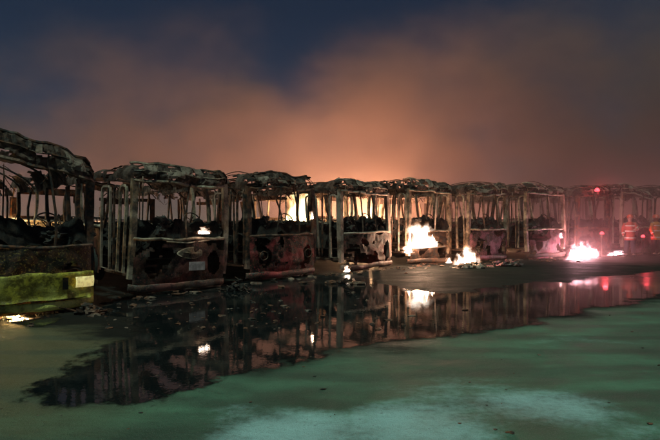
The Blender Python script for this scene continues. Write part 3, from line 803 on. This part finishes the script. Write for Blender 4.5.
# ------------------------------------------------------------------ firefighters
def skin_mesh(name, verts, edges, radii, mat, parent, root_i=0, lv=2):
    me = bpy.data.meshes.new(name); me.from_pydata(verts, edges, []); me.materials.append(mat)
    o = bpy.data.objects.new(name, me); col.objects.link(o); o.parent = parent
    sm = o.modifiers.new('skin', 'SKIN'); sm.use_smooth_shade = True
    for i, r in enumerate(radii):
        sv = me.skin_vertices[0].data[i]; sv.radius = (r, r) if not isinstance(r, tuple) else r
        sv.use_root = (i == root_i)
    ss = o.modifiers.new('sub', 'SUBSURF'); ss.levels = lv; ss.render_levels = lv
    return o
def firefighter(x, y, rz, coat, label, seed, armup=False):
    root = empty('person', (x, y, 0), rz)
    tag(root, label, 'person')
    V, E, Rr = [], [], []
    def add(p, r, link=None):
        V.append(p); Rr.append(r)
        if link is not None: E.append((link, len(V) - 1))
        return len(V) - 1
    pel = add((0, 0, .95), (.15, .12)); sp = add((0, 0, 1.15), (.15, .12), pel); ch = add((0, .01, 1.38), (.19, .13), sp)
    nk = add((0, 0, 1.52), .07, ch); hd0 = add((0, -.01, 1.60), .075, nk); hd1 = add((0, -.015, 1.70), .095, hd0); add((0, 0, 1.77), .07, hd1)
    hands = []
    for s in (-1, 1):
        hp = add((s * .10, 0, .88), .10, pel); kn = add((s * .13, -.03, .49), .065, hp); an = add((s * .14, .02, .10), .05, kn)
        add((s * .15, -.14, .04), .045, an)
        sh = add((s * .19, .01, 1.44), .075, ch)
        if armup and s > 0: el = add((s * .30, -.12, 1.24), .055, sh); wr = add((s * .16, -.36, 1.22), .035, el)
        else: el = add((s * .27, .02, 1.17), .055, sh); wr = add((s * .27, -.12, .95), .035, el)
        w = Vector(V[wr]); dr = (w - Vector(V[el])).normalized()
        pm = add(tuple(w + dr * .07), .040, wr); hands.append((w + dr * .07, dr, s, pm))
    body = skin_mesh('body', V, E, Rr, M['skin'], root, 0)
    for (p, dr, s, pm) in hands:               # five bent fingers on each hand
        side = Vector((0, 0, 1)).cross(dr).normalized() * s
        for k in range(5):
            if k < 4: a = p + side * (-.03 + .02 * k) + dr * .02; L = (.075, .085, .08, .06)[k]; d2 = dr
            else: a = p - side * .035; L = .055; d2 = (dr - side * .8).normalized()
            dn = Vector((0, 0, -1)) if abs(dr.z) < .8 else Vector((0, -1, 0))
            f = skin_mesh('finger', [tuple(a), tuple(a + d2 * L * .45), tuple(a + d2 * L * .8 + dn * L * .15), tuple(a + d2 * L + dn * L * .4)], [(0, 1), (1, 2), (2, 3)], [.009, .009, .0085, .007], M['skin'], body, 0, 1)
    # coat
    def ring_surface(prof, nn, sx=1.0):
        m = MB(); rings = []
        for (z, rx, ry, oy) in prof:
            rings.append([m.bm.verts.new((rx * math.cos(2 * math.pi * q / nn) * (1 + .04 * nz(q * .9, z * 5, seed)), oy + ry * math.sin(2 * math.pi * q / nn), z)) for q in range(nn)])
        for A, B in zip(rings, rings[1:]):
            for j in range(nn): m.bm.faces.new((A[j], A[(j + 1) % nn], B[(j + 1) % nn], B[j]))
        return m
    prof = [(.72, .235, .185, 0), (.85, .225, .18, 0), (1.0, .205, .165, 0), (1.15, .205, .165, 0), (1.3, .225, .17, .005), (1.42, .22, .155, .01), (1.49, .15, .12, .005), (1.54, .085, .085, 0)]
    coatm = ring_surface(prof, 24)
    for (p, dr, s, pm) in hands:
        i = pm - 1; w = Vector(V[i]); el = Vector(V[i - 1]); sh = Vector(V[i - 2])
        coatm.tube([sh + Vector((-s * .03, 0, .02)), sh.lerp(el, .5), el, el.lerp(w, .5), w], [.095, .085, .075, .066, .058], 12)
    coatm.build('coat', coat, root, True)
    for zz in (.80, 1.10, 1.34):
        st = ring_surface([(zz, .236 if zz < 1 else .230, .188 if zz < 1 else .180, .002), (zz + .055, .234 if zz < 1 else .232, .186 if zz < 1 else .180, .002)], 24)
        st.build('reflective_band', M['stripe'], root, True)
    for (p, dr, s, pm) in hands:
        w = Vector(V[pm - 1]); el = Vector(V[pm - 2])
        MB().tube([el.lerp(w, .55), el.lerp(w, .78)], .072, 12).build('sleeve_band', M['stripe'], root, True)
    for s in (-1, 1):
        m = MB(); m.tube([(s * .10, 0, .92), (s * .125, -.02, .50), (s * .14, .02, .14)], [.125, .10, .085], 12).build('trouser_leg', M['trouser'], root, True)
        m = MB(); m.tube([(s * .14, .02, .30), (s * .14, .03, .10), (s * .14, .03, .02)], [.082, .07, .065], 10); m.lump((s * .15, -.08, .05), (.055, .13, .05), seed + s, 3, .06)
        m.build('boot', M['boot'], root, True)
    # helmet: dome with brim
    hel = ring_surface([(1.725, .155, .19, .02), (1.735, .125, .145, .01), (1.80, .118, .135, .01), (1.85, .09, .10, .01), (1.875, .04, .05, .01), (1.88, .005, .005, .01)], 20)
    hel.build('helmet', M['helmet'], root, True)
    m = MB()
    m.lump((0, -.115, 1.665), (.014, .022, .024), 1, 2, .1)                       # nose
    m.build('nose', M['skin'], body, True)
    for s in (-1, 1):
        MB().lump((s * .035, -.10, 1.695), (.013, .010, .009), 2, 2, 0).build('eye', M['stripe'], body, True)
        MB().lump((s * .093, 0, 1.68), (.014, .024, .034), 3, 2, .1).build('ear', M['skin'], body, True)
    MB().lump((0, -.098, 1.62), (.028, .010, .007), 4, 2, 0).build('mouth', M['coat_red'], body, True)
firefighter((630 - 330) / F * 22.9, 22.9, R(-20), M['coat_red'], 'firefighter in a red coat with pale bands standing right of the ground fire', 3, True)
firefighter((656 - 330) / F * 23.5, 23.5, R(15), M['coat_orange'], 'firefighter in an orange coat with pale bands at the right edge', 6)

# red lamps over the roofs and among the wrecks
def beacon(px, py, d, label, energy, r_=.11, post_h=.25):
    p = at(px, py, d)
    bl = empty('beacon', (p.x, p.y, p.z - .12)); tag(bl, label, 'beacon')
    g = MB(); bmesh.ops.create_uvsphere(g.bm, u_segments=16, v_segments=10, radius=r_)
    for v in g.bm.verts: v.co.z = v.co.z * (1.2 if v.co.z > 0 else .3) + .08
    g.build('lens', M['beacon_red'], bl, True)
    g = MB(); g.tube([(0, 0, -post_h), (0, 0, -.06)], .03 if post_h > .3 else .06, 10).tube([(0, 0, -.06), (0, 0, .04)], r_ * .8, 12); g.build('lamp_base', M['soot'], bl)
    l = bpy.data.lights.new('beacon_light', 'POINT'); l.energy = energy; l.color = (1, .08, .1); l.shadow_soft_size = .1
    lo = bpy.data.objects.new('beacon_light', l); col.objects.link(lo); lo.location = (p.x, p.y - .3, p.z + .1)
beacon(597, 190, 22.9, 'small lit red lamp standing on the roof edge of a far bus', 30)
beacon(602, 233, 22.4, 'small lit red lamp on a short post right behind the large ground fire', 14, .085, .93)
beacon(643, 236, 23.6, 'small lit red lamp on a short post between the two firefighters', 14, .085, .75)

# ------------------------------------------------------------------ air
def haze():
    m, nt, out = newmat('smoky_air')
    pv = N(nt, 'ShaderNodeVolumePrincipled'); pv.inputs['Color'].default_value = (.75, .68, .66, 1)
    pv.inputs['Density'].default_value = .0005; pv.inputs['Anisotropy'].default_value = .3
    nt.links.new(pv.outputs[0], out.inputs['Volume'])
    g = MB(); g.box((0, 70, 14), (290, 290, 30.0)); o = g.build('haze', m); tag(o, kind='stuff')
HAZE = True
if HAZE: haze()

# ------------------------------------------------------------------ light
SUN_EL, SUN_AZ = R(66), R(200)          # azimuth measured from +Y, clockwise: behind the camera, a little to its left
w = bpy.data.worlds.new('World'); sc.world = w; w.use_nodes = True
nt = w.node_tree; bg = nt.nodes['Background']
sky = nt.nodes.new('ShaderNodeTexSky'); sky.sky_type = 'NISHITA'; sky.sun_disc = False
sky.sun_elevation = SUN_EL; sky.sun_rotation = SUN_AZ; sky.air_density = .8; sky.dust_density = 0; sky.ozone_density = 8
nt.links.new(sky.outputs[0], bg.inputs['Color']); bg.inputs['Strength'].default_value = .013
sl = bpy.data.lights.new('Sun', 'SUN'); sl.energy = 2.1; sl.angle = R(3); sl.color = (.70, 1.0, .80)
so = bpy.data.objects.new('Sun', sl); col.objects.link(so)
d = Vector((math.sin(SUN_AZ) * math.cos(SUN_EL), math.cos(SUN_AZ) * math.cos(SUN_EL), math.sin(SUN_EL)))
so.rotation_euler = d.to_track_quat('Z', 'Y').to_euler()

# ------------------------------------------------------------------ camera
cam = bpy.data.cameras.new('Camera'); cam.sensor_width = 36; cam.lens = F / 660 * 36; cam.clip_end = 3000; cam.clip_start = .05
co = bpy.data.objects.new('Camera', cam); col.objects.link(co); co.location = (0, 0, CAMH)
co.rotation_euler = (R(90) - math.atan((220 - HY) / F), 0, 0)
sc.camera = co
sc.view_settings.view_transform = 'Standard'; sc.view_settings.look = 'None'
sc.view_settings.exposure = 0; sc.view_settings.gamma = 1; sc.view_settings.use_curve_mapping = False
sc.cycles.use_denoising = True
sc.cycles.max_bounces = 6; sc.cycles.volume_bounces = 1; sc.cycles.diffuse_bounces = 3; sc.cycles.glossy_bounces = 3
sc.cycles.volume_max_steps = 48
sc.cycles.sample_clamp_indirect = 4
